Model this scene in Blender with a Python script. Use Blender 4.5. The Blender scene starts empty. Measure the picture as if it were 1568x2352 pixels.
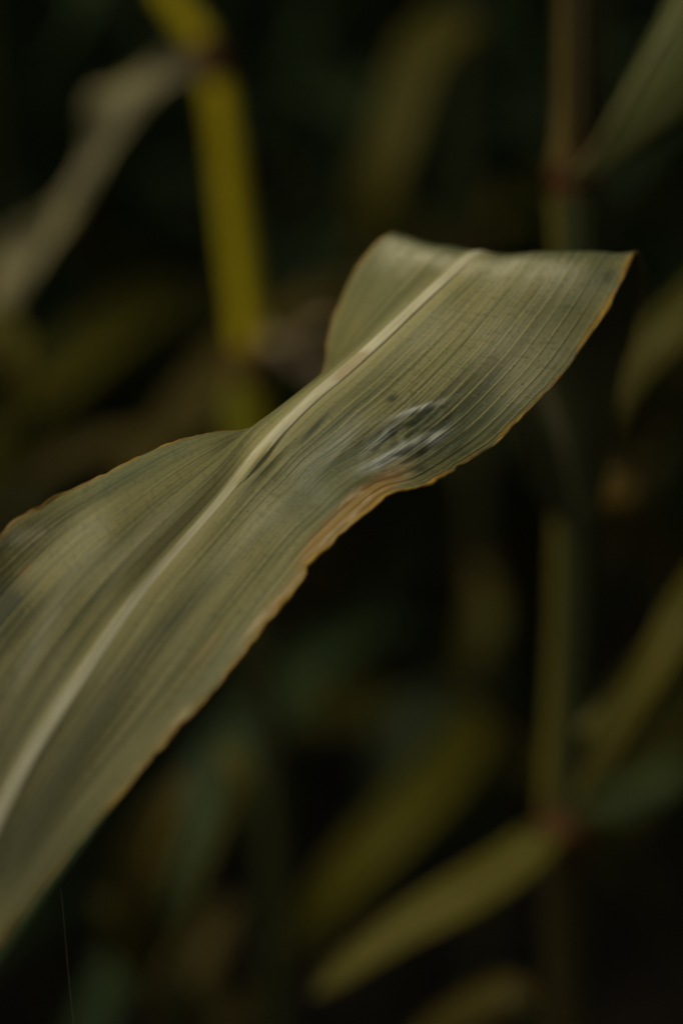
import bpy, math, random
import numpy as np
from mathutils import Vector, Matrix

scene = bpy.context.scene
COL = scene.collection
R = math.radians

# ------------------------------------------------------------------ camera
CAM = Vector((0, 0, 1.28)); PITCH = R(18)
cam_d = bpy.data.cameras.new('camera'); cam = bpy.data.objects.new('camera', cam_d); COL.objects.link(cam)
cam.location = CAM; cam.rotation_euler = (math.pi/2 - PITCH, 0, 0)
cam_d.sensor_fit = 'VERTICAL'; cam_d.sensor_height = 36.0; cam_d.sensor_width = 24.0
cam_d.lens = 60.0; cam_d.clip_start = 0.01; cam_d.clip_end = 600
FOCUS = 0.552
cam_d.dof.use_dof = True; cam_d.dof.focus_distance = FOCUS; cam_d.dof.aperture_fstop = 2.0
scene.camera = cam

# ------------------------------------------------------------------ sky, sun, exposure
SUN_DIR = Vector((-0.62, -0.32, 0.72)).normalized()
world = bpy.data.worlds.new('World'); scene.world = world; world.use_nodes = True
wn = world.node_tree; wn.nodes.clear()
sky = wn.nodes.new('ShaderNodeTexSky'); sky.sky_type = 'NISHITA'; sky.sun_disc = False
sky.sun_elevation = math.asin(SUN_DIR.z); sky.sun_rotation = math.atan2(SUN_DIR.x, SUN_DIR.y)
sky.dust_density = 4.0; sky.air_density = 1.0; sky.ozone_density = 1.0
hs = wn.nodes.new('ShaderNodeHueSaturation'); hs.inputs['Saturation'].default_value = 0.10   # cloud veil: greyer than a clear sky
bgn = wn.nodes.new('ShaderNodeBackground'); bgn.inputs['Strength'].default_value = 0.092
wo = wn.nodes.new('ShaderNodeOutputWorld')
wn.links.new(sky.outputs[0], hs.inputs['Color']); wn.links.new(hs.outputs[0], bgn.inputs['Color']); wn.links.new(bgn.outputs[0], wo.inputs[0])
sun_d = bpy.data.lights.new('sun', 'SUN'); sun_d.energy = 1.5; sun_d.angle = R(22); sun_d.color = (1.0, 0.89, 0.64)
sun = bpy.data.objects.new('sun', sun_d); COL.objects.link(sun)
sun.rotation_euler = (-SUN_DIR).to_track_quat('-Z', 'Y').to_euler(); sun.location = (0, 0, 6)
vs = scene.view_settings
vs.view_transform = 'Standard'; vs.look = 'None'; vs.gamma = 1.0; vs.use_curve_mapping = False; vs.exposure = -0.10
scene.cycles.use_denoising = True; scene.cycles.use_adaptive_sampling = True; scene.cycles.adaptive_threshold = 0.015
scene.cycles.max_bounces = 6; scene.cycles.diffuse_bounces = 5; scene.cycles.glossy_bounces = 1; scene.cycles.transmission_bounces = 2
scene.cycles.sample_clamp_indirect = 4.0

# ------------------------------------------------------------------ photo coordinates (1568 x 2352) -> points of the place
PW, PH = 1568.0, 2352.0
FWD = Vector((0, math.cos(PITCH), -math.sin(PITCH))); UP = Vector((0, math.sin(PITCH), math.cos(PITCH))); RT = Vector((1, 0, 0))
def ray(px, py):
    k = 36.0/60.0/PH
    return FWD + RT*((px - PW/2)*k) + UP*((PH/2 - py)*k)
def at(px, py, d):            # depth along the view axis
    return CAM + ray(px, py)*d
def atY(px, py, Y):           # on the upright plane Y metres in front
    r = ray(px, py); return CAM + r*(Y/r.y)

# ------------------------------------------------------------------ materials
def new_mat(name):
    m = bpy.data.materials.new(name); m.use_nodes = True; nt = m.node_tree; nt.nodes.clear()
    return m, nt
def N(nt, t, **kw):
    n = nt.nodes.new(t)
    for k, v in kw.items(): setattr(n, k, v)
    return n
def rgb(c): return (c[0], c[1], c[2], 1.0)
def math_n(nt, op, a, b=None, c=None):
    n = N(nt, 'ShaderNodeMath', operation=op)
    for i, v in enumerate((a, b, c)):
        if v is None: continue
        if isinstance(v, (int, float)): n.inputs[i].default_value = v
        else: nt.links.new(v, n.inputs[i])
    return n.outputs[0]
def mix_n(nt, fac, a, b):
    n = N(nt, 'ShaderNodeMix', data_type='RGBA')
    for sock, v in ((n.inputs[0], fac), (n.inputs[6], a), (n.inputs[7], b)):
        if isinstance(v, (int, float)): sock.default_value = v
        elif isinstance(v, tuple): sock.default_value = rgb(v)
        else: nt.links.new(v, sock)
    return n.outputs[2]
def maprange(nt, v, a, b, c=0.0, d=1.0, smooth=True):
    n = N(nt, 'ShaderNodeMapRange'); n.interpolation_type = 'SMOOTHSTEP' if smooth else 'LINEAR'
    nt.links.new(v, n.inputs[0])
    for i, x in enumerate((a, b, c, d)): n.inputs[i+1].default_value = x
    return n.outputs[0]
def scaled(nt, vec, s, off=(0, 0, 0)):
    n = N(nt, 'ShaderNodeMapping'); nt.links.new(vec, n.inputs[0])
    n.inputs['Scale'].default_value = s; n.inputs['Location'].default_value = off
    return n.outputs[0]
def noise(nt, vec, scale=1.0, detail=3.0, rough=0.55):
    n = N(nt, 'ShaderNodeTexNoise'); nt.links.new(vec, n.inputs['Vector'])
    n.inputs['Scale'].default_value = scale; n.inputs['Detail'].default_value = detail; n.inputs['Roughness'].default_value = rough
    return n.outputs[0]
def finish(nt, col, rough=0.5, spec=0.35, height=None, dist=0.0003, trans=0.1, tcol=None):
    p = N(nt, 'ShaderNodeBsdfPrincipled'); out = N(nt, 'ShaderNodeOutputMaterial')
    if isinstance(col, tuple): p.inputs['Base Color'].default_value = rgb(col)
    else: nt.links.new(col, p.inputs['Base Color'])
    if isinstance(rough, (int, float)): p.inputs['Roughness'].default_value = rough
    else: nt.links.new(rough, p.inputs['Roughness'])
    p.inputs['Specular IOR Level'].default_value = spec
    if height is not None:
        b = N(nt, 'ShaderNodeBump'); b.inputs['Strength'].default_value = 1.0; b.inputs['Distance'].default_value = dist
        nt.links.new(height, b.inputs['Height']); nt.links.new(b.outputs[0], p.inputs['Normal'])
    if trans > 0:
        t = N(nt, 'ShaderNodeBsdfTranslucent'); mx = N(nt, 'ShaderNodeMixShader'); mx.inputs[0].default_value = trans
        if tcol is not None: t.inputs['Color'].default_value = rgb(tcol)
        elif isinstance(col, tuple): t.inputs['Color'].default_value = rgb(col)
        else: nt.links.new(col, t.inputs['Color'])
        nt.links.new(p.outputs[0], mx.inputs[1]); nt.links.new(t.outputs[0], mx.inputs[2]); nt.links.new(mx.outputs[0], out.inputs[0])
    else: nt.links.new(p.outputs[0], out.inputs[0])

def leaf_mat(name, base, dark, dry, dry_amt=0.45, trans=0.12, spec=0.06):
    """generic maize blade: streaks along the blade (UV x along, y across), dry blotches"""
    m, nt = new_mat(name)
    uv = N(nt, 'ShaderNodeUVMap').outputs[0]
    st = noise(nt, scaled(nt, uv, (5, 38, 1)), 1.0, 3)
    bl = noise(nt, scaled(nt, uv, (7, 3.5, 1)), 1.0, 3)
    c = mix_n(nt, maprange(nt, st, .35, .68), dark, base)
    c = mix_n(nt, maprange(nt, bl, 0.75-dry_amt*0.5, 0.95-dry_amt*0.5), c, dry)
    finish(nt, c, 0.5, spec, st, 0.0006, trans)
    return m
def stalk_mat(name, base, dark, node_c):
    m, nt = new_mat(name)
    g = N(nt, 'ShaderNodeTexCoord').outputs['Object']
    st = noise(nt, scaled(nt, g, (260, 260, 7)), 1.0, 3)
    bl = noise(nt, scaled(nt, g, (30, 30, 9)), 1.0, 3)
    c = mix_n(nt, maprange(nt, st, .35, .7), dark, base)
    c = mix_n(nt, maprange(nt, bl, .56, .8, 0, .7), c, node_c)
    finish(nt, c, 0.5, 0.15, st, 0.0004, 0.0)
    return m

# the blade in focus -------------------------------------------------
def main_leaf_mat():
    m, nt = new_mat('maize_blade_dry_olive')
    uv = N(nt, 'ShaderNodeUVMap').outputs[0]
    sep = N(nt, 'ShaderNodeSeparateXYZ'); nt.links.new(uv, sep.inputs[0]); v = sep.outputs[1]
    def att(n):
        a = N(nt, 'ShaderNodeAttribute'); a.attribute_name = n; return a.outputs['Fac']
    A = {k: att(k) for k in ('brown', 'damage', 'teal', 'dark', 'pale', 'rib', 'veins', 'slit')}
    fine = noise(nt, scaled(nt, uv, (9, 80, 1)), 1.0, 3, .6)
    med = noise(nt, scaled(nt, uv, (4.5, 44, 1), (3, 1, 0)), 1.0, 2, .5)
    wide = noise(nt, scaled(nt, uv, (5, 13, 1), (8, 4, 0)), 1.0, 3, .5)
    blot = noise(nt, scaled(nt, uv, (22, 9, 1), (1, 7, 0)), 1.0, 4, .6)
    speck = noise(nt, scaled(nt, uv, (330, 52, 1)), 1.0, 2, .6)
    cross = noise(nt, scaled(nt, uv, (240, 7, 1), (5, 2, 0)), 1.0, 2, .5)
    c = mix_n(nt, maprange(nt, wide, .30, .66), (.092, .092, .028), (.215, .194, 0.061))
    c = mix_n(nt, maprange(nt, med, .40, .66, 0, .85), c, (.245, .218, 0.076))
    c = mix_n(nt, maprange(nt, med, .46, .30, 0, .70), c, (.075, .076, 0.019))
    c = mix_n(nt, maprange(nt, fine, .47, .33, 0, .50), c, (.070, .068, 0.018))
    c = mix_n(nt, maprange(nt, fine, .54, .68, 0, .38), c, (.300, .272, 0.100))
    # grey-green zones, then dark and pale tissue with shade and sheen painted in
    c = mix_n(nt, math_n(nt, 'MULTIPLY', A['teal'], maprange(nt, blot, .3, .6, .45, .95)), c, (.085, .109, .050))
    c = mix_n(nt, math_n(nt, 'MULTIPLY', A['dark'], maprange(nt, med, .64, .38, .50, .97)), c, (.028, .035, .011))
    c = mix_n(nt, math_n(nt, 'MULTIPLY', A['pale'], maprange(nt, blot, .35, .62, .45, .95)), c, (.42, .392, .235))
    # long parallel veins
    vv = math_n(nt, 'ADD', v, math_n(nt, 'MULTIPLY', math_n(nt, 'SUBTRACT', wide, .5), .005))
    fr = math_n(nt, 'ABSOLUTE', math_n(nt, 'SUBTRACT', math_n(nt, 'FRACT', math_n(nt, 'MULTIPLY', vv, 13.0)), .5))
    vein = maprange(nt, fr, .13, .0)
    c = mix_n(nt, math_n(nt, 'MULTIPLY', math_n(nt, 'MULTIPLY', vein, A['veins']), maprange(nt, blot, .30, .62, .25, .90)), c, (.300, .267, .093))
    fr2 = math_n(nt, 'ABSOLUTE', math_n(nt, 'SUBTRACT', math_n(nt, 'FRACT', math_n(nt, 'MULTIPLY', vv, 39.0)), .5))
    c = mix_n(nt, math_n(nt, 'MULTIPLY', maprange(nt, fr2, .20, .42), maprange(nt, blot, .3, .65, .06, .24)), c, (.050, .050, .015))
    # fine mould specks
    c = mix_n(nt, maprange(nt, cross, .56, .70, 0, .30), c, (.060, .058, .022))
    c = mix_n(nt, maprange(nt, speck, .58, .70, 0, .65), c, (.055, .050, .017))
    c = mix_n(nt, maprange(nt, speck, .38, .28, 0, .45), c, (.330, .301, .136))
    # scraped silver patch
    dm = math_n(nt, 'MULTIPLY', A['damage'], maprange(nt, fine, .36, .58, .15, 1.0))
    c = mix_n(nt, dm, c, (.41, .415, .335))
    c = mix_n(nt, math_n(nt, 'MULTIPLY', A['slit'], maprange(nt, fine, .62, .40, .45, 1.0)), c, (.012, .017, .008))
    # dried edge
    bf = maprange(nt, math_n(nt, 'ADD', A['brown'], math_n(nt, 'MULTIPLY', math_n(nt, 'SUBTRACT', blot, .5), .9)), .22, .85)
    bc = mix_n(nt, maprange(nt, med, .35, .65), (.165, .086, .014), (.33, .205, .055))
    bc = mix_n(nt, maprange(nt, blot, .50, .70, 0, .9), bc, (.42, .335, .18))
    av = math_n(nt, 'ABSOLUTE', v)
    bc = mix_n(nt, maprange(nt, av, .945, .985, 0, .85), bc, (.34, .205, .032))
    c = mix_n(nt, bf, c, bc)
    c = mix_n(nt, .10, c, (.040, .044, .022))
    # pale tissue next to the midrib
    c = mix_n(nt, math_n(nt, 'MULTIPLY', A['rib'], .75), c, (.400, .354, .146))
    h = math_n(nt, 'ADD', math_n(nt, 'MULTIPLY', fine, .5), math_n(nt, 'ADD', math_n(nt, 'MULTIPLY', vein, .35), math_n(nt, 'MULTIPLY', med, .5)))
    rg = math_n(nt, 'SUBTRACT', maprange(nt, blot, .3, .7, .42, .60), math_n(nt, 'MULTIPLY', A['damage'], .18))
    finish(nt, c, rg, 0.28, h, 0.00032, 0.06)
    return m
M_MAIN = main_leaf_mat()
def rib_mat():
    m, nt = new_mat('midrib_pale_straw')
    uv = N(nt, 'ShaderNodeUVMap').outputs[0]
    st = noise(nt, scaled(nt, uv, (14, 5, 1)), 1.0, 4, .6)
    bl = noise(nt, scaled(nt, uv, (16, .6, 1), (2, 3, 0)), 1.0, 2)
    c = mix_n(nt, maprange(nt, st, .3, .7), (.34, .31, .165), (.52, .475, .285))
    c = mix_n(nt, maprange(nt, bl, .58, .72, 0, .55), c, (.260, .165, .053))
    finish(nt, c, .5, .35, st, .0002, .06)
    return m
M_RIB = rib_mat()
def margin_mat():
    m, nt = new_mat('margin_dried_amber')
    uv = N(nt, 'ShaderNodeUVMap').outputs[0]
    st = noise(nt, scaled(nt, uv, (60, 1, 1)), 1.0, 3, .6)
    c = mix_n(nt, maprange(nt, st, .35, .68), (.150, .073, .007), (.420, .262, .037))
    finish(nt, c, .5, .3, None, 0, .25)
    return m
M_MARGIN = margin_mat()
M_OLIVE = leaf_mat('leaf_olive', (.095, .083, .012), (.050, .045, .006), (.135, .098, .016), .35)
M_BEIGE = leaf_mat('leaf_dry_beige', (.37, .32, .155), (.24, .205, .085), (.30, .25, .07), .45)
M_PINK = leaf_mat('leaf_dry_rosy', (.60, .44, .25), (.46, .33, .18), (.55, .39, .19), .5)
M_GREEN = leaf_mat('leaf_dull_green', (.050, .066, .016), (.026, .037, .009), (.085, .073, .011), .25)
M_GREY = leaf_mat('leaf_grey_green', (.105, .108, .034), (.066, .070, .022), (.115, .100, .028), .3)
M_TEAL = leaf_mat('leaf_blue_green', (.040, .054, .024), (.026, .036, .015), (.070, .068, .012), .15)
M_YELL = leaf_mat('leaf_yellow_green', (.130, .116, .008), (.085, .075, .005), (.125, .070, .011), .35)
M_BROWN = leaf_mat('leaf_dry_brown', (.150, .087, .014), (.085, .047, .007), (.190, .126, .025), .4)
M_DARK = leaf_mat('leaf_deep_green', (.046, .074, .024), (.030, .050, .016), (.080, .068, .018), .3, .12, .1)
M_DARKB = leaf_mat('leaf_dark_brown', (.075, .054, .007), (.045, .033, .005), (.085, .053, .009), .4)
M_OLIVEL = leaf_mat('leaf_light_olive', (.118, .100, .014), (.072, .062, .008), (.145, .108, .018), .35)
M_SYG = stalk_mat('stalk_yellow_green', (.20, .185, .012), (.13, .125, .010), (.16, .13, .010))
M_SYEL = stalk_mat('stalk_yellow', (.58, .435, .008), (.36, .295, .008), (.52, .33, .008))
M_SOLV = stalk_mat('stalk_olive', (.120, .098, .012), (.078, .066, .009), (.095, .058, .012))
M_SBRN = stalk_mat('stalk_brown', (.045, .034, .010), (.030, .024, .007), (.048, .026, .009))
M_SBRL = stalk_mat('stalk_tan_brown', (.10, .066, .013), (.065, .046, .010), (.08, .04, .010))
M_SGRN = stalk_mat('stalk_green', (.034, .036, .011), (.022, .025, .008), (.040, .028, .008))
M_NODE = stalk_mat('node_red_brown', (.095, .042, .012), (.055, .024, .008), (.060, .030, .010))
def rib_dark(name, c):
    m, nt = new_mat(name); g = N(nt, 'ShaderNodeUVMap').outputs[0]
    st = noise(nt, scaled(nt, g, (9, 3, 1)), 1.0, 3)
    cc = mix_n(nt, maprange(nt, st, .3, .7), tuple(x*.75 for x in c), c); finish(nt, cc, .5, .3, None, 0, .05); return m
M_RIBO = rib_dark('midrib_olive', (.15, .135, .042))
M_RIBD = rib_dark('midrib_dull', (.085, .090, .038))
M_RIBB = rib_dark('midrib_beige', (.34, .30, .19))

# ------------------------------------------------------------------ mesh helpers
def link(name, me, mat, parent=None):
    o = bpy.data.objects.new(name, me); COL.objects.link(o)
    if mat: me.materials.append(mat)
    if parent: o.parent = parent
    return o
def mesh_np(name, V, F, UV=None, smooth=True):
    me = bpy.data.meshes.new(name)
    V = np.asarray(V, dtype=np.float32); F = np.asarray(F, dtype=np.int32)
    nf, k = F.shape
    me.vertices.add(len(V)); me.vertices.foreach_set('co', V.ravel())
    me.loops.add(nf*k); me.loops.foreach_set('vertex_index', F.ravel())
    me.polygons.add(nf); me.polygons.foreach_set('loop_start', np.arange(nf, dtype=np.int32)*k)
    if UV is not None:
        l = me.uv_layers.new(name='UVMap'); l.data.foreach_set('uv', np.asarray(UV, dtype=np.float32)[F.ravel()].ravel())
    me.update(calc_edges=True)
    if smooth: me.polygons.foreach_set('use_smooth', np.ones(nf, dtype=bool))
    me.validate()
    return me
def grid_faces(nu, nv):
    i, j = np.meshgrid(np.arange(nu-1), np.arange(nv-1), indexing='ij'); a = (i*nv + j).ravel()
    return np.stack([a, a+nv, a+nv+1, a+1], 1)
def catmull(P, n):
    """resample rows of P (k, ...) to n rows, Catmull-Rom through every row"""
    P = np.asarray(P, dtype=float); k = len(P)
    ext = np.concatenate([(2*P[0]-P[1])[None], P, (2*P[-1]-P[-2])[None]])
    t = np.linspace(0, k-1, n); i = np.minimum(t.astype(int), k-2); f = (t - i).reshape((-1,)+(1,)*(P.ndim-1))
    a, b, c, d = ext[i], ext[i+1], ext[i+2], ext[i+3]
    return 0.5*(2*b + (c-a)*f + (2*a-5*b+4*c-d)*f**2 + (3*b-a-3*c+d)*f**3)
def unit(a): return a/np.maximum(np.linalg.norm(a, axis=-1, keepdims=True), 1e-9)
def tube(path, rad, sides=10, cap=True):
    """closed tapered tube along path -> V, F(quads), UV"""
    path = np.asarray(path, float); n = len(path); T = unit(np.gradient(path, axis=0))
    ref = np.array([0.0, 1.0, 0.0]) if abs(T[:, 1]).mean() < .8 else np.array([1.0, 0, 0])
    S = unit(np.cross(T, ref)); B = np.cross(T, S); a = np.linspace(0, 2*math.pi, sides, endpoint=False)
    r = np.asarray(rad, float).reshape(-1, 1, 1)*np.ones((n, 1, 1))
    V = path[:, None] + r*(np.cos(a)[None, :, None]*S[:, None] + np.sin(a)[None, :, None]*B[:, None])
    i, j = np.meshgrid(np.arange(n-1), np.arange(sides), indexing='ij'); j2 = (j+1) % sides
    F = np.stack([i*sides+j, i*sides+j2, (i+1)*sides+j2, (i+1)*sides+j], -1).reshape(-1, 4)
    UV = np.stack([np.repeat(np.linspace(0, 1, n), sides), np.tile(np.linspace(0, 1, sides), n)], 1)
    return V.reshape(-1, 3), F, UV
def tag(o, label, cat, group=None):
    o['label'] = label; o['category'] = cat
    if group: o['group'] = group
def empty(name, loc):
    o = bpy.data.objects.new(name, None); COL.objects.link(o); o.location = loc; o.empty_display_size = .05
    return o
def local(V, root): return np.asarray(V) - np.array(root.location)[None]

def far_y(Y): return .53 + (Y-.53)*1.38        # distance of the neighbours behind the sharp leaf
def blade_np(pts, wl, wr, hint, twist=0.0, fold=0.25, ruffle=0.0, waves=5, seed=0, nl=44, nc=9):
    """ribbon leaf: pts (k,3); wl / wr half widths left and right of the rib; hint = rough surface normal"""
    rng = random.Random(seed)
    C = catmull(pts, nl); WL = np.maximum(catmull(np.asarray(wl, float)[:, None], nl)[:, 0], .0006); WR = np.maximum(catmull(np.asarray(wr, float)[:, None], nl)[:, 0], .0006)
    T = unit(np.gradient(C, axis=0)); h = unit(np.asarray(hint, float)); h = np.broadcast_to(h, T.shape)
    S = unit(np.cross(T, h)); Nn = np.cross(S, T)
    tw = np.radians(np.interp(np.linspace(0, 1, nl), np.linspace(0, 1, len(np.atleast_1d(twist))), np.atleast_1d(twist)))[:, None]
    S, Nn = S*np.cos(tw) + Nn*np.sin(tw), Nn*np.cos(tw) - S*np.sin(tw)
    v = np.linspace(-1, 1, nc)[None, :, None]; W = np.where(v[..., 0] < 0, WL[:, None], WR[:, None])[..., None]
    s = np.linspace(0, 1, nl)[:, None, None]; p1, p2 = rng.uniform(0, 6), rng.uniform(0, 6)
    ruf = np.where(v < 0, np.sin(s*waves*6.283 + p1), np.sin(s*waves*5.7 + p2))*v**2
    V = C[:, None] + S[:, None]*(v*W) - Nn[:, None]*(fold*np.abs(v)**1.4*W*-1) + Nn[:, None]*(ruffle*ruf*W)
    UV = np.stack([np.repeat(np.linspace(0, 1, nl), nc), np.tile(np.linspace(0, 1, nc), nl)], 1) + seed*.37
    rp = C + Nn*.0004; rw = np.linspace(.0022, .0006, nl)
    return V.reshape(-1, 3), grid_faces(nl, nc), UV, rp, rw
def thick(o, t):
    md = o.modifiers.new('thickness', 'SOLIDIFY'); md.thickness = t; md.offset = 0
def leaf(root, pts, w, mat, rib=M_RIBD, hint=(0, -.55, .83), name='leaf', wr=None, label=None, **kw):
    """pts: photo x, y and distance Y; w: half widths in metres"""
    near = root.name == 'corn_plant'
    fs = [1.0 if near else far_y(p[2])/p[2] for p in pts]
    P = [tuple(atY(p[0], p[1], p[2]*f)) for p, f in zip(pts, fs)]
    wr = wr if wr is not None else w
    V, F, UV, rp, rw = blade_np(P, [a*f for a, f in zip(w, fs)], [a*f for a, f in zip(wr, fs)], hint, **kw)
    o = link(name, mesh_np(name, local(V, root), F, UV), mat, root); thick(o, .0004)
    tv, tf, tuv = tube(rp, rw, 6)
    m = link('midrib', mesh_np('midrib', local(tv, root), tf, tuv), rib, o)
    if label: o['label'] = label
    return o
def stalk_path(pts, Y, top=None):
    """photo points of a stalk standing in the plane Y -> 3D path continued to the ground and upward"""
    P = [atY(x, y, Y) for x, y in pts]          # from top to bottom
    lo = P[-1]; d = (P[-1] - P[-2]).normalized(); foot = lo + Vector((d.x*.25*lo.z, .0, -lo.z))
    mid = lo.lerp(foot, .5) + Vector((d.x*.08, 0, 0))
    return [foot, mid] + P[::-1]
def stalk(root, path, rad, mat, node_z=(), name='stalk', node_mat=None, sides=14):
    C = catmull([tuple(p) for p in path], 90); r = np.interp(np.linspace(0, 1, 90), np.linspace(0, 1, len(rad)), rad)
    V, F, UV = tube(C, r, sides)
    o = link(name, mesh_np(name, local(V, root), F, UV), mat, root)
    for z in node_z:
        k = int(np.argmin(np.abs(C[:, 2]-z))); k = min(max(k, 1), 88)
        t = C[k+1]-C[k-1]; t = t/np.linalg.norm(t); q = np.linspace(-1, 1, 9)[:, None]
        V, F, UV = tube(C[k] + q*t*.013, r[k]*(1.04 + .28*np.exp(-(q[:, 0]/.5)**2)), sides)
        link('node', mesh_np('node', local(V, root), F, UV), node_mat or M_NODE, root)
    return o, C, r

# ------------------------------------------------------------------ ground
def soil():
    m, nt = new_mat('dark_soil'); g = N(nt, 'ShaderNodeTexCoord').outputs['Object']
    a = noise(nt, g, 9.0, 6, .65); b = noise(nt, g, 60.0, 4, .6)
    c = mix_n(nt, maprange(nt, a, .35, .65), (.026, .021, .013), (.055, .043, .027))
    finish(nt, c, .9, .15, math_n(nt, 'ADD', a, math_n(nt, 'MULTIPLY', b, .4)), .03, 0)
    return m
S = 250.0; n = 60
gx = np.sign(np.linspace(-1, 1, n))*np.abs(np.linspace(-1, 1, n))**3*S
X, Y = np.meshgrid(gx, gx, indexing='ij')
rs = np.random.RandomState(3)
Z = rs.uniform(-.03, .01, X.shape)
ground = link('ground', mesh_np('ground', np.stack([X, Y, Z], -1).reshape(-1, 3), grid_faces(n, n)), soil())
ground['kind'] = 'structure'

# ------------------------------------------------------------------ the maize plant whose blade is in focus
def dbase(y):                # the blade leans away from the lens upward; its near end hangs more steeply
    if y < 1000: return FOCUS + .000100*(1000 - y)
    return FOCUS - .000078*(min(y, 1500) - 1000) - .000068*max(y - 1500, 0)
# each station: midrib, right edge, and three left-hand points (inner, middle, edge); each x, y, extra depth
ST = [
 # far side, hanging down behind the crest (towards the tip)
 ((1330,1262,0.330), (1337,1268,0.330), [(1327,1261,0.330), (1324,1260,0.330), (1321,1259,0.330)]),
 ((1318,1140,0.275), (1386,1128,0.265), [(1290,1134,0.275), (1262,1128,0.275), (1236,1122,0.275)]),
 ((1292,1015,0.226), (1412, 995,0.210), [(1256,1005,0.226), (1220,996,0.226), (1184,988,0.226)]),
 ((1255, 900,0.190), (1424, 880,0.167), [(1205,880,0.190), (1155,870,0.190), (1110,860,0.190)]),
 ((1215, 770,0.153), (1456, 765,0.122), [(1140,745,0.156), (1075,730,0.160), (1020,715,0.163)]),
 ((1170, 662,0.099), (1476, 655,0.068), [(1100,648,0.102), (1020,630,0.112), (950,612,0.122)]),
 ((1128, 598,0.041), (1469, 598,0.024), [(1070,590,0.044), (985,574,0.058), (915,556,0.071)]),
 # crest
 ((1092, 583,.000), (1455, 584,-.004), [(1040,573,.002), (960,553,.010), (893,538,.022)]),
 ((1025, 637,-.010), (1412, 672,-.008), [(985,628,-.004), (898,606,.012), (836,592,.026)]),
 ((962, 693,-.010), (1362, 757,-.008), [(928,680,-.003), (850,676,.016), (796,664,.032)]),
 ((902, 749,-.008), (1302, 846,-.006), [(872,734,.000), (812,742,.020), (767,733,.036)]),
 ((842, 806,-.006), (1232, 925,-.004), [(812,794,.001), (778,806,.024), (752,792,.038)]),
 ((782, 861,-.004), (1150,1006,-.002), [(752,846,.002), (756,868,.024), (744,856,.038)]),
 ((722, 913,-.003), (1070,1064, .000), [(692,894,.002), (706,922,.022), (716,930,.036)]),
 ((662, 972,-.002), (985,1113, .000), [(630,943,.002), (640,965,.016), (664,985,.028)]),
 ((602,1036,-.001), (908,1131,-.002), [(572,990,.001), (574,987,.006), (572,990,.014)]),
 ((541,1108,.000), (828,1190,-.004), [(512,1058,-.003), (496,1016,-.002), (486,994,.004)]),
 ((471,1190,.000), (748,1266,-.003), [(440,1122,-.005), (415,1056,-.004), (402,1015,.002)]),
 ((400,1270,.000), (680,1350,-.002), [(362,1188,-.006), (330,1110,-.006), (306,1056,.000)]),
 ((331,1350,.000), (610,1438,.000), [(284,1262,-.006), (240,1172,-.008), (206,1104,-.002)]),
 ((265,1440,.000), (538,1530,.002), [(206,1342,-.004), (150,1240,-.004), (106,1154,-.009)]),
 ((198,1540,.000), (460,1622,.003), [(132,1432,-.003), (68,1320,.002), (14,1212,-.008)]),
 ((130,1642,.000), (372,1724,.004), [(60,1530,.000), (-12,1410,.009), (-78,1292,-.005)]),
 ((62,1752,.000), (272,1832,.004), [(-8,1640,.001), (-90,1516,.013), (-160,1394,.002)]),
 ((0,1872,.000), (176,1940,.003), [(-70,1762,.000), (-150,1644,.006), (-222,1520,.018)]),
 ((-60,2004,.000), (86,2056,.002), [(-126,1900,.002), (-200,1790,.008), (-272,1670,.018)]),
 ((-128,2152,.000), (-10,2176,.000), [(-190,2056,.002), (-256,1960,.006), (-318,1860,.012)]),
 ((-220,2350,.000), (-130,2352,.000), [(-270,2270,.002), (-322,2190,.004), (-372,2110,.008)]),
 ((-330,2580,.000), (-262,2580,.000), [(-362,2530,.002), (-396,2480,.003), (-430,2430,.004)]),
 ((-440,2800,.000), (-400,2800,.000), [(-460,2780,.001), (-476,2760,.002), (-492,2740,.002)]),
]
rows, pix = [], []
for si, ((mx, my, md), (rx, ry, rd), L) in enumerate(ST):
    bk = 1.0 if si < 14 else max(1.0 - (si-13)*.35, -.25)
    pts = [(L[2]), (L[1]), (L[0]), (mx, my, md)]
    for f, bulge in ((.25, -.0035), (.5, -.0055), (.75, -.0042)):
        pts.append((mx+(rx-mx)*f, my+(ry-my)*f, md+(rd-md)*f+bulge*bk))
    pts.append((rx, ry, rd))
    rows.append([tuple(at(x, y, dbase(y)+d)) for x, y, d in pts]); pix.append([(x, y) for x, y, d in pts])
rows, pix = np.array(rows), np.array(pix)
# columns: left edge -1, -.667, -.333, 0, .25, .5, .75, 1
NU, NL_, NR_ = 460, 84, 100
def across(A):
    left = catmull(np.swapaxes(A[:, :4], 0, 1), NL_); right = catmull(np.swapaxes(A[:, 3:], 0, 1), NR_)
    return np.swapaxes(np.concatenate([left, right[1:]]), 0, 1)
G = catmull(across(rows), NU); PX = catmull(across(pix), NU)
vcol = np.concatenate([np.linspace(-1, 0, NL_), np.linspace(0, 1, NR_)[1:]]); NV = len(vcol); MID = NL_-1
U, Vv = np.meshgrid(np.linspace(0, 1, NU), vcol, indexing='ij')
px, py = PX[..., 0], PX[..., 1]
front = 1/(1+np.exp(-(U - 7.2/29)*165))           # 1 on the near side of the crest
def spot(x, y, sx, sy, ang=0):
    a = R(ang); dx, dy = px-x, py-y; e = dx*math.cos(a)+dy*math.sin(a); f = -dx*math.sin(a)+dy*math.cos(a)
    return np.exp(-(e/sx)**2-(f/sy)**2)*front
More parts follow.
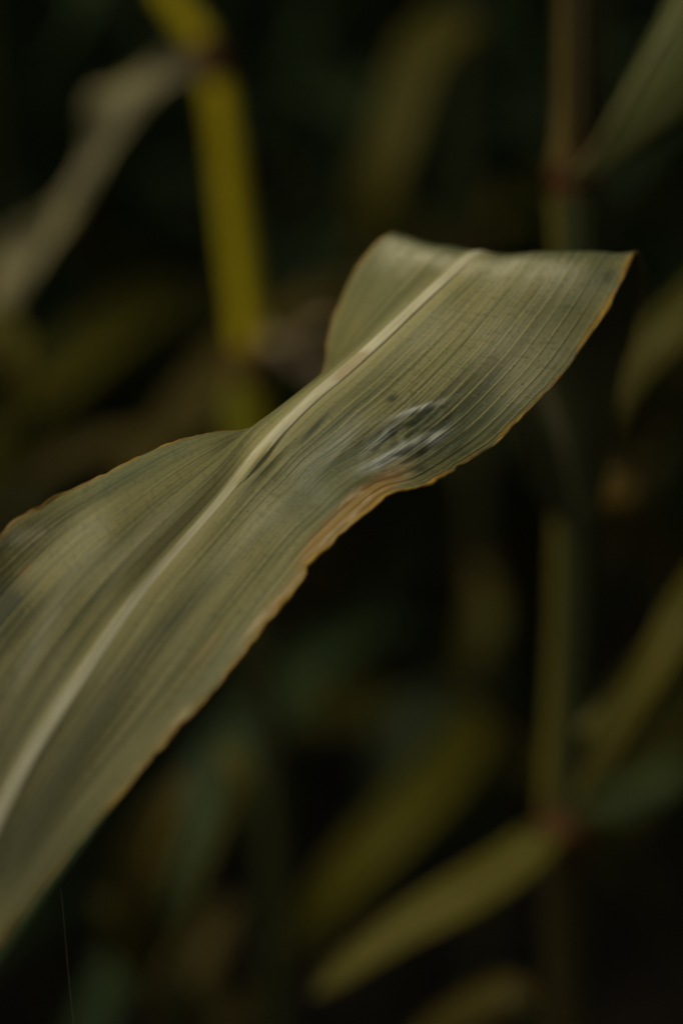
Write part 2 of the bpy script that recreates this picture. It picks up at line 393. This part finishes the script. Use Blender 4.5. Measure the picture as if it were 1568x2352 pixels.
# relief: veins, gentle waves, the puckered scrape, notches of the dried edge
Nrm = np.cross(np.gradient(G, axis=0), np.gradient(G, axis=1)); Nrm = unit(Nrm)
toc = np.array(CAM)[None, None]-G; sgn = np.sign((Nrm*toc).sum(-1).mean()); Nrm = Nrm*sgn
edge = np.clip((1-np.abs(Vv))/.12, 0, 1)
disp = .00003*np.cos(Vv*15*2*math.pi)*edge
disp += .0004*np.sin(Vv*8+U*15)*edge + .0002*np.sin(Vv*17-U*24+1)*edge
pk = spot(930, 1000, 120, 62, -32)
for sx_, sy_, ln_, wd_, an_, am_ in ((948, 946, 58, 6.5, -20, .9), (992, 936, 30, 6, -8, .7), (962, 964, 34, 6, -36, -1.1), (905, 984, 60, 6, -40, .7), (925, 1030, 66, 7, -28, .9), (1003, 1006, 26, 8, -30, .9),
        (868, 1056, 52, 8, -24, .9), (842, 1002, 46, 6, -46, -.8), (1015, 972, 46, 7, -34, -.7), (888, 1012, 40, 6, -40, -.9), (960, 1050, 40, 7, -30, -.8), (790, 1030, 50, 6, -46, .5), (905, 918, 16, 6, -20, -.6), (780, 980, 40, 5, -46, -.4), (1040, 1030, 40, 6, -36, .5)):
    disp += .00085*am_*spot(sx_, sy_, ln_, wd_, an_)
disp += pk*.00025*np.sin(Vv*62+U*30+3*np.sin(U*160))
disp += spot(600, 1060, 60, 22, -45)*.0009*np.sin(Vv*70)
disp -= .0014*spot(690, 1130, 45, 90, -45)
lw = np.exp(-((Vv-.0)/.06)**2); disp += .0004*lw
rng = np.random.RandomState(5)
def smooth_noise(nu, k, s):
    a = np.random.RandomState(s).normal(size=k); return catmull(a[:, None], nu)[:, 0]
en = (.6*smooth_noise(NU, 60, 2)*np.abs(smooth_noise(NU, 17, 21))+.25*smooth_noise(NU, 220, 12))[:, None]; en2 = (.6*smooth_noise(NU, 44, 3)*np.abs(smooth_noise(NU, 13, 22))+.25*smooth_noise(NU, 190, 13))[:, None]
disp += .0004*en*np.clip((Vv-.82)/.18, 0, 1)**2 + .0004*en2*np.clip((-Vv-.85)/.15, 0, 1)**2
G2 = G + Nrm*disp[..., None]
# slight raggedness of both edges in the plane of the blade
side = unit(np.gradient(G, axis=1))
G2 += side*(.0005*en2*np.clip((Vv-.9)/.1, 0, 1))[..., None] + side*(.0004*en*np.clip((-Vv-.9)/.1, 0, 1))[..., None]
nk = np.random.RandomState(77)
for _ in range(26):
    u0, am, wd = nk.uniform(.44, .80), nk.uniform(.0003, .0009), nk.uniform(.0022, .006); sg = 1 if nk.rand() < .72 else -1
    G2 -= side*(sg*am*np.exp(-((U-u0)/wd)**2)*np.clip((sg*Vv-.88)/.12, 0, 1)**1.5)[..., None]
att = {}
rimn = np.clip(.80+.40*smooth_noise(NU, 60, 41), .1, 1.1)[:, None]; b = np.clip((Vv-.94)/.06, 0, 1)*.95*rimn + np.clip((-Vv-.95)/.05, 0, 1)*.75
b = np.maximum(b, 1.1*spot(840, 1150, 130, 36, -38)); b = np.maximum(b, .85*spot(735, 1240, 130, 30, -52))
b = np.maximum(b, .65*spot(640, 1380, 180, 26, -52)); b = np.maximum(b, .42*spot(470, 1500, 140, 45, -50))
b = np.maximum(b, .45*spot(380, 1680, 240, 26, -48)); b = np.maximum(b, .5*spot(60, 1310, 40, 25, -40))
b = np.maximum(b, .5*spot(30, 1740, 60, 14, -60)); b = np.maximum(b, .5*spot(505, 1425, 22, 12, -30)); b = np.maximum(b, .6*spot(1190, 968, 20, 10, -40))
b = np.maximum(b, .6*spot(1050, 1085, 60, 14, -35)); b = np.maximum(b, .5*spot(625, 1030, 55, 7, -47))
att['brown'] = b
att['damage'] = np.clip(.85*spot(925, 1030, 70, 10, -28) + 1.0*spot(955, 941, 58, 6.5, -18) + .9*spot(1002, 1006, 28, 11, -30) + .65*spot(880, 1003, 60, 8, -40)
                        + .85*spot(868, 1066, 50, 12, -20) + .3*spot(780, 1015, 80, 26, -42) + .9*spot(895, 1105, 24, 13, 0), 0, 1)
att['teal'] = np.clip(.65*spot(740, 1060, 110, 90, -35) + .5*spot(700, 1150, 70, 60) + .7*spot(1390, 640, 60, 60) + .6*spot(1280, 740, 70, 120, 30)
                      + .8*spot(1100, 960, 120, 60, -40) + .8*spot(300, 1085, 200, 24, -27) + .5*spot(880, 660, 60, 80) + .5*spot(480, 1560, 60, 160, 40), 0, 1)
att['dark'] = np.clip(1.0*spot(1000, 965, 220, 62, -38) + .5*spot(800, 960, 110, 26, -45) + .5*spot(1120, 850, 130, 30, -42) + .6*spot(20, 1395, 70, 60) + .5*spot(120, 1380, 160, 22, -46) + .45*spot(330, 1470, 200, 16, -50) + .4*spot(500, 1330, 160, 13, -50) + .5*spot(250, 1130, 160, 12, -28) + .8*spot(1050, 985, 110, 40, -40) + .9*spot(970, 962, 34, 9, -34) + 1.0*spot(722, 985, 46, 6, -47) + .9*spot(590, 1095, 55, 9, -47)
                      + .7*spot(900, 915, 14, 9) + .55*spot(880, 985, 110, 22, -38) + .5*spot(830, 880, 120, 40, -38) + .95*spot(-5, 1425, 62, 85, 20) + .5*spot(60, 1960, 160, 120) + .6*spot(1395, 635, 26, 20, -40)  # left-edge spots paint the shade of the curl into the colour
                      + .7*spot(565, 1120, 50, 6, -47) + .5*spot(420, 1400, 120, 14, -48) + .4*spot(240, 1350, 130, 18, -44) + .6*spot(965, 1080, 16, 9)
                      + .5*spot(250, 1620, 180, 40, -52) + .4*spot(150, 1780, 160, 50, -55) + .35*spot(420, 1420, 160, 26, -50), 0, 1)  # near-end spots put the shade there into the colour
att['pale'] = np.clip(.6*spot(1240, 640, 160, 40, 5) + .5*spot(930, 580, 60, 40, 10) + .4*spot(1250, 830, 90, 60, -55) + 1.2*spot(1015, 600, 75, 18, 14) + 1.2*spot(1190, 612, 120, 20, 3) + .6*spot(905, 560, 40, 25, 20) + .7*spot(50, 1235, 70, 20, -10) + .55*spot(1150, 790, 60, 90, 30)  # crest and left-edge spots paint sheen into the tissue colour
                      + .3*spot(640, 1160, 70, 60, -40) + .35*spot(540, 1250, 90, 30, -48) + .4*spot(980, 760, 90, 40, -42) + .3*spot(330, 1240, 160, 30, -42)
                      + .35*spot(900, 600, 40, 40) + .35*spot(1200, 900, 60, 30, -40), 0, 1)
att['slit'] = np.clip(1.2*spot(968, 960, 34, 6, -36) + 1.0*spot(1012, 980, 40, 5, -36) + 1.0*spot(893, 992, 42, 5, -40) + .95*spot(722, 985, 42, 4.5, -47) + .8*spot(585, 1098, 46, 5, -47)
                      + .7*spot(902, 916, 13, 6, -30) + .6*spot(945, 1050, 40, 5, -30) + .6*spot(840, 1010, 40, 5, -45) + .5*spot(965, 1080, 14, 7) + .6*spot(1395, 632, 22, 14, -50), 0, 1)
att['veins'] = np.clip(.45 + .55*np.clip(Vv*4, 0, 1)*np.clip((1130-py)/200, 0, 1), 0, 1)*(.75+.25*np.sin(Vv*31+1))
att['teal'] = np.maximum(att['teal'], .85*(1-front)); att['dark'] = np.maximum(att['dark'], .6*(1-front))  # far side greener, with its shade painted into the colour
att['rib'] = np.clip(np.exp(-(Vv/.085)**2) + .5*np.exp(-((Vv+.10)/.10)**2)*np.clip((1150-py)/200, 0, 1), 0, 1)

main = empty('corn_plant', (at(-470, 2800, dbase(2800)).x-.012, at(-470, 2800, dbase(2800)).y, 0))
tag(main, 'corn plant with the large dry olive leaf in sharp focus arching across the picture', 'corn plant', None)
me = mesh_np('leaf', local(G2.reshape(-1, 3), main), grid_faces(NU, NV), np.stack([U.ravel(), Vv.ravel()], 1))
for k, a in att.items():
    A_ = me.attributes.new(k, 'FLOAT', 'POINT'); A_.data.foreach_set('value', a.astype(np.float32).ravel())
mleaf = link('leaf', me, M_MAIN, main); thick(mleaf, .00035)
mleaf['label'] = 'broad dry olive leaf with pale midrib, amber edges and a scraped silver patch'
# midrib: a raised lens-shaped rib on the blade
nr = 9; q = np.linspace(-1, 1, nr)
hw = np.interp(np.linspace(0, 1, NU), [0, .2, .35, .55, .8, 1], [.0008, .0022, .0026, .0022, .0023, .0029])[:, None]
mid = G2[:, MID]; sd = unit(G2[:, MID+4]-G2[:, MID-4]); nm = unit(np.cross(np.gradient(mid, axis=0), sd)); nm *= np.sign((nm*toc[:, MID]).sum(-1, keepdims=True))
nm = np.where(U[:, :1] < 7/29, nm*np.sign((nm*Nrm[:, MID]).sum(-1, keepdims=True)), nm)
top = mid[:, None] + sd[:, None]*(q[None, :, None]*hw[..., None]) + nm[:, None]*((.00062*(1-q**2)-.00012)[None, :, None] - .00026*np.exp(-(q/.35)**2)[None, :, None])
bot = mid[:, None] + sd[:, None]*(q[None, ::-1, None]*hw[..., None]*.98) - nm[:, None]*((.0011*(1-q**2)+.00028)[None, :, None])
ring = np.concatenate([top, bot], 1); k2 = 2*nr
i, j = np.meshgrid(np.arange(NU-1), np.arange(k2), indexing='ij'); j2 = (j+1) % k2
F = np.stack([i*k2+j, i*k2+j2, (i+1)*k2+j2, (i+1)*k2+j], -1).reshape(-1, 4)
UVr = np.stack([np.repeat(np.linspace(0, 1, NU), k2), np.tile(np.linspace(0, 1, k2), NU)], 1)
link('midrib', mesh_np('midrib', local(ring.reshape(-1, 3), main), F, UVr), M_RIB, mleaf)
for col, sc_ in ((-1, 1.0), (0, .75)):
    rr = np.clip(.00040 + .00022*smooth_noise(NU, 80, 8+col), .00020, .0008)*sc_
    tv, tf, tu = tube(G2[:, col], rr, 6)
    link('dried_edge', mesh_np('dried_edge', local(tv, main), tf, tu), M_MARGIN, mleaf)
# its stalk stands left of the frame
b0 = Vector((main.location.x, main.location.y, 0))
path = [b0, b0+Vector((.005, 0, .4)), b0+Vector((0, 0, .8)), b0+Vector((-.01, 0, 1.2)), b0+Vector((-.03, .01, 1.7)), b0+Vector((-.07, .02, 2.1))]
stalk(main, path, [.014, .013, .012, .011, .009, .005], M_SOLV, (.25, .47, .69, .9, 1.12, 1.35, 1.6))
# an added upper blade, unseen left of the frame, to shade the sharp one's near end
bx_, by_ = b0.x, b0.y
V, F, UV, rp, rw = blade_np([(bx_, by_, 1.05), (bx_-.03, by_+.02, 1.14), (bx_-.08, by_+.035, 1.205), (bx_-.15, by_+.06, 1.22), (bx_-.26, by_+.09, 1.15), (bx_-.32, by_+.10, 1.02)],
                            [.012, .034, .042, .040, .026, .002], [.012, .034, .042, .040, .026, .002], (0, 0, 1), ruffle=.15, waves=4, seed=7)
o = link('leaf', mesh_np('leaf', local(V, main), F, UV), M_OLIVE, main); thick(o, .0004)
tv, tf, tu = tube(rp, rw, 6); link('midrib', mesh_np('midrib', local(tv, main), tf, tu), M_RIBO, o)
# a second, greener blade of the same plant under the first
leaf(main, [(-470, 2900, .47), (-270, 2520, .53), (-40, 2220, .57), (85, 2030, .595), (190, 1880, .615), (285, 1750, .64), (370, 1690, .66), (430, 1700, .69)], [.003, .004, .005, .0065, .008, .007, .004, .001],
     M_DARK, M_DARK, hint=(.25, -.5, .83), twist=[0, 30], label='narrow blue-green leaf in the shade under the large one')

# ------------------------------------------------------------------ the soft-focus neighbours
GRP = 'maize plants around the sharp leaf'
def plant(label, pts, Y, rad, mat, node_px, node_mat=None):
    f = far_y(Y)/Y; Y = Y*f; rad = [a*f for a in rad]
    P = stalk_path(pts, Y); root = empty('corn_plant', (P[0].x, P[0].y, 0)); tag(root, label, 'corn plant', GRP)
    o, C, r = stalk(root, P, rad, mat, [atY(x, y, Y).z for x, y in node_px], node_mat=node_mat)
    return root, C, r
def sheath_shading(root, pts, rad, mat, Y):  # leaf bases around a stalk, also tubes toned for its light and shade
    f = far_y(Y)/Y; Y = Y*f; rad = [a*f for a in rad]
    C = catmull([tuple(atY(x, y, Y)) for x, y in pts], 24); r = np.interp(np.linspace(0, 1, 24), np.linspace(0, 1, len(rad)), rad)
    V, F, UV = tube(C, r, 14); return link('sheath_and_shading', mesh_np('sheath_and_shading', local(V, root), F, UV), mat, root)

# A: the yellow stalk on the left
A_, CA, rA = plant('corn plant with a bare bright yellow stalk and a long beige leaf, upper left',
    [(250, -260), (330, -120), (405, 10), (472, 112), (505, 240), (535, 480), (560, 680), (573, 815), (568, 1000), (585, 1400), (625, 1800), (645, 2352)], .96,
    [.010, .0095, .0092, .0090, .0088, .0086, .0084, .0084, .0082, .0080, .0078, .0075, .007], M_SYEL, [(487, 132), (572, 835)])
sheath_shading(A_, [(572, 846), (562, 900), (556, 1000), (570, 1150)], [.0086, .0092, .0094, .0096], M_SYG, .96)
sheath_shading(A_, [(570, 1140), (585, 1400), (625, 1800), (645, 2352), (655, 2700)], [.0098, .0104, .0108, .0108, .0108], M_SGRN, .96)  # dark tube painting the shade on the lower stalk
leaf(A_, [(490, 128, .96), (430, 150, .955), (350, 185, .945), (280, 262, .935), (215, 365, .93), (140, 490, .925), (55, 610, .92), (-30, 750, .92), (-80, 900, .92), (-120, 1100, .93)],
     [.004, .0075, .0075, .007, .0065, .007, .0075, .007, .006, .001], M_BEIGE, M_RIBB, hint=(.1, -.85, .5), wr=[.004, .0075, .008, .018, .005, .006, .017, .005, .015, .001], ruffle=.6, seed=3, label='long dry beige leaf with a ruffled edge')
leaf(A_, [(572, 838, .965), (630, 790, .98), (690, 775, 1.0), (745, 820, 1.02), (790, 930, 1.04), (820, 1080, 1.05)], [.005, .012, .017, .017, .012, .001], M_PINK, M_RIBB, hint=(-.5, -.65, .55), seed=5, label='dry rosy leaf')
leaf(A_, [(560, 960, .97), (460, 985, 1.0), (340, 1010, 1.03), (220, 1030, 1.05), (90, 1090, 1.05), (0, 1200, 1.04), (-60, 1350, 1.03)], [.004, .007, .010, .010, .007, .004, .001], M_DARKB, M_RIBD, hint=(0, -.6, .8), seed=6)
# left edge scrap: a beige ruffled leaf of a plant outside the frame
B_, CB, rB = plant('corn plant left of the frame with one beige leaf end showing', [(-260, -300), (-255, 400), (-250, 1200), (-250, 2352)], .93, [.011, .011, .010, .010, .009], M_SOLV, [(-255, 300), (-252, 1000)])
leaf(B_, [(-255, 1010, .93), (-180, 860, .91), (-80, 770, .90), (5, 780, .90), (25, 860, .90), (0, 960, .91)], [.006, .012, .015, .014, .010, .001], M_OLIVEL, M_RIBO, hint=(.1, -.85, .5), seed=9)

# C: the stalk on the right with two joints
C_, CC, rC = plant('corn plant with upright jointed brown stalk behind the right side of the sharp leaf',
    [(1329, -320), (1325, 0), (1321, 390), (1323, 700), (1321, 1150), (1313, 1500), (1301, 1860), (1299, 2352)], .735,
    [.012, .0118, .0116, .0112, .0110, .0104, .0098, .0096, .0092, .0085], M_SBRN, [(1321, 392), (1299, 1868)])
sheath_shading(C_, [(1323, 405), (1325, 440), (1325, 700), (1321, 1150), (1313, 1500), (1301, 1850)], [.0098, .0108, .0110, .0112, .0114, .0118], M_SGRN, .735)
sheath_shading(C_, [(1269, 450), (1279, 520), (1289, 700), (1287, 1150), (1279, 1500), (1265, 1780), (1257, 1850)], [.0020, .0030, .0032, .0036, .0042, .0056, .0046], M_SOLV, .732)  # lighter strip painting the lit left side of the stalk
sheath_shading(C_, [(1297, -320), (1295, 0), (1297, 230), (1291, 376)], [.0022, .0024, .0030, .0058], M_SBRL, .729)  # thin tan strip, the lit edge painted above the joint
leaf(C_, [(1318, 400, .725), (1350, 372, .715), (1400, 290, .705), (1460, 190, .70), (1530, 70, .70), (1620, -90, .71), (1720, -180, .73), (1850, -200, .76)],
     [.003, .0045, .006, .0075, .009, .011, .011, .001], M_GREY, M_RIBO, hint=(-.45, -.75, .5), wr=[.003, .006, .014, .021, .026, .028, .024, .001], fold=-.75, seed=11, label='grey-green leaf rising to the upper right')
leaf(C_, [(1296, 1862, .735), (1345, 1800, .715), (1385, 1720, .70), (1440, 1625, .69), (1505, 1525, .685), (1580, 1400, .69), (1680, 1290, .71), (1800, 1260, .74)],
     [.003, .005, .0065, .0075, .008, .010, .010, .001], M_OLIVEL, M_RIBO, hint=(-.3, -.8, .5), seed=12, label='narrow olive leaf rising to the right edge')
leaf(C_, [(1300, 1866, .735), (1360, 1855, .72), (1420, 1850, .715), (1490, 1830, .715), (1560, 1780, .72), (1660, 1760, .74), (1780, 1850, .77)],
     [.004, .008, .013, .013, .012, .009, .001], M_GREEN, M_RIBD, hint=(-.1, -.7, .7), wr=[.004, .006, .0075, .0075, .008, .007, .001], seed=13)
leaf(C_, [(1280, 1900, .735), (1240, 1930, .72), (1170, 1990, .71), (1060, 2060, .70), (950, 2120, .695), (850, 2185, .69), (770, 2245, .69), (720, 2285, .69)],
     [.004, .0095, .0115, .012, .0105, .0082, .0055, .001], M_OLIVEL, M_RIBO, hint=(-.15, -.5, .85), seed=14, label='olive leaf drooping to the lower left')
leaf(C_, [(1300, 1650, .74), (1345, 1668, .725), (1400, 1600, .735), (1460, 1540, .75), (1540, 1470, .77), (1640, 1420, .80)], [.003, .005, .006, .006, .005, .001], M_OLIVE, M_RIBO, hint=(-.3, -.8, .5), seed=15)
leaf(C_, [(1285, 2480, .735), (1200, 2300, .73), (1100, 2310, .74), (980, 2380, .76), (900, 2480, .77)], [.004, .009, .010, .007, .001], M_DARKB, M_RIBD, hint=(-.15, -.5, .85), seed=16)

# D: further back in the middle
D_, CD, rD = plant('corn plant with dull bent olive leaf above and broad yellow-green leaf below, further back', [(1060, -320), (1068, 0), (1078, 500), (1095, 1150), (1120, 1500), (1120, 1900), (1100, 2352)], 1.2,
    [.012, .012, .0115, .011, .0105, .010, .010, .010, .009], M_SGRN, [(1075, 60), (1082, 600), (1100, 1300), (1118, 1640)])
leaf(D_, [(1075, 70, 1.2), (1062, 45, 1.17), (1020, 70, 1.15), (960, 135, 1.13), (925, 240, 1.12), (890, 350, 1.11), (858, 440, 1.11), (850, 540, 1.12), (870, 640, 1.13)],
     [.006, .014, .016, .016, .016, .016, .016, .012, .001], M_OLIVEL, M_RIBO, hint=(-.1, -.9, .4), seed=21, label='dull olive leaf bent over in the upper middle')
leaf(D_, [(1082, 600, 1.2), (1010, 540, 1.18), (930, 505, 1.16), (850, 520, 1.14), (790, 600, 1.13)], [.006, .012, .014, .012, .001], M_OLIVE, M_RIBD, hint=(0, -.6, .8), seed=22)
leaf(D_, [(1118, 1640, 1.2), (1095, 1640, 1.16), (1055, 1720, 1.12), (1000, 1790, 1.09), (930, 1870, 1.07), (850, 1950, 1.06), (770, 2040, 1.06), (710, 2130, 1.07), (680, 2230, 1.08)],
     [.006, .012, .017, .019, .018, .017, .014, .010, .001], M_YELL, M_RIBO, hint=(.1, -.8, .6), seed=23, label='yellow-green leaf hanging to the lower left')
leaf(D_, [(1118, 1620, 1.2), (1040, 1600, 1.18), (960, 1640, 1.16), (910, 1720, 1.15), (880, 1820, 1.15), (870, 1930, 1.16)], [.006, .014, .018, .018, .014, .001], M_TEAL, M_RIBD, hint=(-.1, -.8, .6), seed=24)
leaf(D_, [(1100, 1300, 1.2), (1112, 1370, 1.15), (1108, 1440, 1.13), (1070, 1520, 1.13), (1030, 1600, 1.14)], [.005, .011, .013, .010, .001], M_OLIVE, M_RIBO, hint=(.1, -.85, .5), seed=25)

# E: right of the frame, only a curling leaf shows
E_, CE, rE = plant('corn plant right of the frame whose thin curling leaf ends in a brown tip', [(1980, -320), (1960, 600), (1950, 1400), (1940, 2352)], .86, [.012, .012, .011, .010, .010], M_SOLV, [(1960, 500), (1955, 1200)])
leaf(E_, [(1960, 520, .86), (1800, 560, .83), (1670, 640, .815), (1570, 725, .805), (1490, 800, .80), (1440, 880, .80), (1402, 960, .80), (1376, 1030, .80), (1372, 1080, .80)],
     [.006, .012, .012, .011, .009, .006, .0042, .0036, .003], M_OLIVE, M_RIBO, hint=(-.25, -.85, .45), seed=31)
lt = leaf(E_, [(1372, 1076, .80), (1385, 1100, .797), (1405, 1122, .795), (1425, 1120, .797), (1432, 1095, .80)], [.003, .0065, .0075, .006, .001], M_BROWN, M_RIBO, hint=(0, -.9, .4), seed=32, name='leaf_tip', label='curled brown leaf tip')

# F: lower left scraps
F_, CF, rF = plant('low corn plant with small yellowed and brown leaves at the lower left', [(420, 2250), (425, 2352), (440, 2700)], .86, [.010, .010, .009, .009, .006], M_SGRN, [(428, 2450)])
leaf(F_, [(428, 2450, .86), (350, 2250, .84), (320, 2080, .82), (345, 1960, .81), (390, 1850, .81), (430, 1760, .82)], [.006, .008, .012, .013, .010, .001], M_DARKB, M_RIBO, hint=(.1, -.85, .5), seed=41)
leaf(F_, [(430, 2470, .86), (360, 2320, .83), (420, 2140, .81), (470, 1990, .80), (520, 1870, .80), (540, 1790, .80), (520, 1735, .805), (500, 1720, .81)], [.003, .003, .0035, .0035, .004, .008, .0065, .001], M_OLIVE, M_RIBO, hint=(.1, -.85, .5), seed=42)
leaf(F_, [(428, 2440, .86), (370, 2300, .85), (310, 2190, .84), (265, 2110, .83), (225, 2060, .83)], [.006, .008, .012, .010, .001], M_OLIVE, M_RIBO, hint=(-.2, -.8, .6), seed=43)
leaf(F_, [(430, 2460, .86), (440, 2300, .88), (470, 2190, .90), (510, 2110, .91), (540, 2060, .92)], [.005, .007, .011, .009, .001], M_DARKB, M_RIBO, hint=(.2, -.8, .6), seed=44)
leaf(F_, [(436, 2500, .86), (500, 2360, .88), (560, 2290, .90), (620, 2280, .92)], [.005, .009, .011, .001], M_DARKB, M_RIBO, hint=(.2, -.8, .6), seed=45)

# a thread-thin dry grass stem, lower left
gs = [at(140, 2040, .56), at(150, 2120, .56), at(156, 2230, .56), at(168, 2352, .56)]
g0 = Vector((gs[-1].x+.06, gs[-1].y, 0)); gp = [g0, g0.lerp(gs[-1], .6)+Vector((.01, 0, 0))] + gs[::-1]
root = empty('grass_stem', g0); tag(root, 'thread-thin pale dry grass stem at the lower left corner below the leaf', 'grass stem')
gpa = np.array([tuple(p) for p in gp]); arc = np.concatenate([[0], np.cumsum(np.linalg.norm(np.diff(gpa, axis=0), axis=1))])
gs_ = np.stack([np.interp(np.linspace(0, arc[-1], 160), arc, gpa[:, c_]) for c_ in range(3)], 1)
for _ in range(6): gs_[1:-1] = (gs_[:-2]+2*gs_[1:-1]+gs_[2:])/4
V, F, UV = tube(gs_, np.linspace(.0006, .00010, 160), 6); link('stem', mesh_np('stem', local(V, root), F, UV), M_RIBD, root)
V, F, UV, rp, rw = blade_np([tuple(gp[0]+Vector((0, 0, .02))), tuple(gp[0]+Vector((.02, .01, .19))), tuple(gp[0]+Vector((.06, .02, .22)))], [.0015, .002, .0003], [.0015, .002, .0003], (0, -.5, .8), nl=14, nc=5)
o = link('leaf', mesh_np('leaf', local(V, root), F, UV), M_OLIVE, root); thick(o, .0002)

# ------------------------------------------------------------------ generic maize for the rows behind
def corn_arrays(seed, height=2.35, nleaf=11, nl=14, nc=5):
    rng = random.Random(seed); out = []; lean = rng.uniform(-.05, .05)
    zz = np.linspace(0, height, 10); path = np.stack([lean*(zz/height)**2, rng.uniform(-.04, .04)*(zz/height)**2, zz], 1)
    out.append(('stalk',) + tube(path, np.linspace(.0125, .005, 10), 7))
    az = rng.uniform(0, 6.28)
    for i in range(nleaf):
        z = .22 + (height-.45)*i/(nleaf-1); az += math.pi + rng.uniform(-.5, .5); L = rng.uniform(.55, .85)*(1 if i < nleaf-2 else .7)
        up = rng.uniform(.18, .34); d = np.array([math.cos(az), math.sin(az), 0]); c = np.array([np.interp(z, zz, path[:, 0]), np.interp(z, zz, path[:, 1]), z])
        pts = [c, c+d*.18*L+[0, 0, up*.55], c+d*.42*L+[0, 0, up*.9], c+d*.7*L+[0, 0, up*.55-.02], c+d*.9*L+[0, 0, -.12*L], c+d*1.0*L+[0, 0, -.38*L]]
        w = rng.uniform(.034, .046)
        V, F, UV, rp, rw = blade_np(pts, [.014, w*.8, w, w*.85, w*.5, .002], [.014, w*.8, w, w*.85, w*.5, .002], (0, 0, 1), twist=[0, rng.uniform(-50, 50)], ruffle=.18, waves=4, seed=seed*31+i, nl=nl, nc=nc)
        out.append(('leaf', V, F, UV, rp, rw))
    return out
protos = []; prm = random.Random(4)
for sd_ in (1, 2, 3):
    root = empty('corn_plant', (0, 0, 0)); parts = corn_arrays(sd_, nl=24, nc=7)
    for p in parts:
        if p[0] == 'stalk': link('stalk', mesh_np('stalk', *p[1:4]), M_SGRN, root)
        else:
            o = link('leaf', mesh_np('leaf', *p[1:4]), prm.choice([M_DARK, M_DARK, M_DARK, M_DARK, M_OLIVE, M_YELL, M_DARKB]), root)
            tv, tf, tu = tube(p[4], p[5]*1.3, 5); link('midrib', mesh_np('midrib', tv, tf, tu), M_RIBD, o)
    protos.append(root)
def copy_tree(o, parent=None):
    c = o.copy(); COL.objects.link(c)
    if parent: c.parent = parent
    for ch in list(o.children): copy_tree(ch, c)
    return c
rng = random.Random(29); used = set(); k = 0
spots = []
for yrow, half in ((1.7, .56), (2.3, .76)):
    x = -half
    while x <= half:
        spots.append((x+rng.uniform(-.04, .04), yrow+rng.uniform(-.08, .08))); x += .21
for x, y in spots:
    pr = protos[k % 3]
    r_ = pr if (k % 3) not in used else copy_tree(pr)
    used.add(k % 3); k += 1
    r_.location = (x, y, 0); r_.rotation_euler = (0, 0, rng.uniform(0, 6.28)); s = rng.uniform(.92, 1.08); r_.scale = (s, s, s)
    if abs(x) < .12 and y < 1.95: r_.rotation_euler.z += 1.6
    tag(r_, 'dim blurred green corn plant in the shaded rows behind', 'corn plant', 'shaded corn rows in the background')

# the rest of the field reads as one dark mass
arr = [corn_arrays(50+i, nl=9, nc=3) for i in range(5)]
Vs, Fs, UVs, off = [], [], [], 0
def add_far(x, y, rz, s, a):
    global off
    c_, s_ = math.cos(rz), math.sin(rz); M = np.array([[c_, -s_, 0], [s_, c_, 0], [0, 0, 1]])*s
    for p in a:
        V = p[1] @ M.T + np.array([x, y, 0]); Vs.append(V); Fs.append(p[2]+off); UVs.append(p[3]); off += len(V)
y = -3.6
while y < 11:
    half = 3.2 + max(y, 0)*.45; x = -half
    while x < half:
        keep = True
        if y < 2.95 and abs(x) < (1.0 if y > .5 else .8): keep = False
        if y < 1.0 and abs(x) < 1.7: keep = False
        if keep: add_far(x+rng.uniform(-.06, .06), y+rng.uniform(-.08, .08), rng.uniform(0, 6.28), rng.uniform(.92, 1.1), arr[rng.randrange(5)])
        x += .23 if y < 7 else .34
    y += .62 if y < 7 else .8
far = link('corn_field', mesh_np('corn_field', np.concatenate(Vs), np.concatenate(Fs), np.concatenate(UVs)), M_DARK)
far['kind'] = 'stuff'; far['label'] = 'dark mass of tall green corn filling the field'; far['category'] = 'corn field'
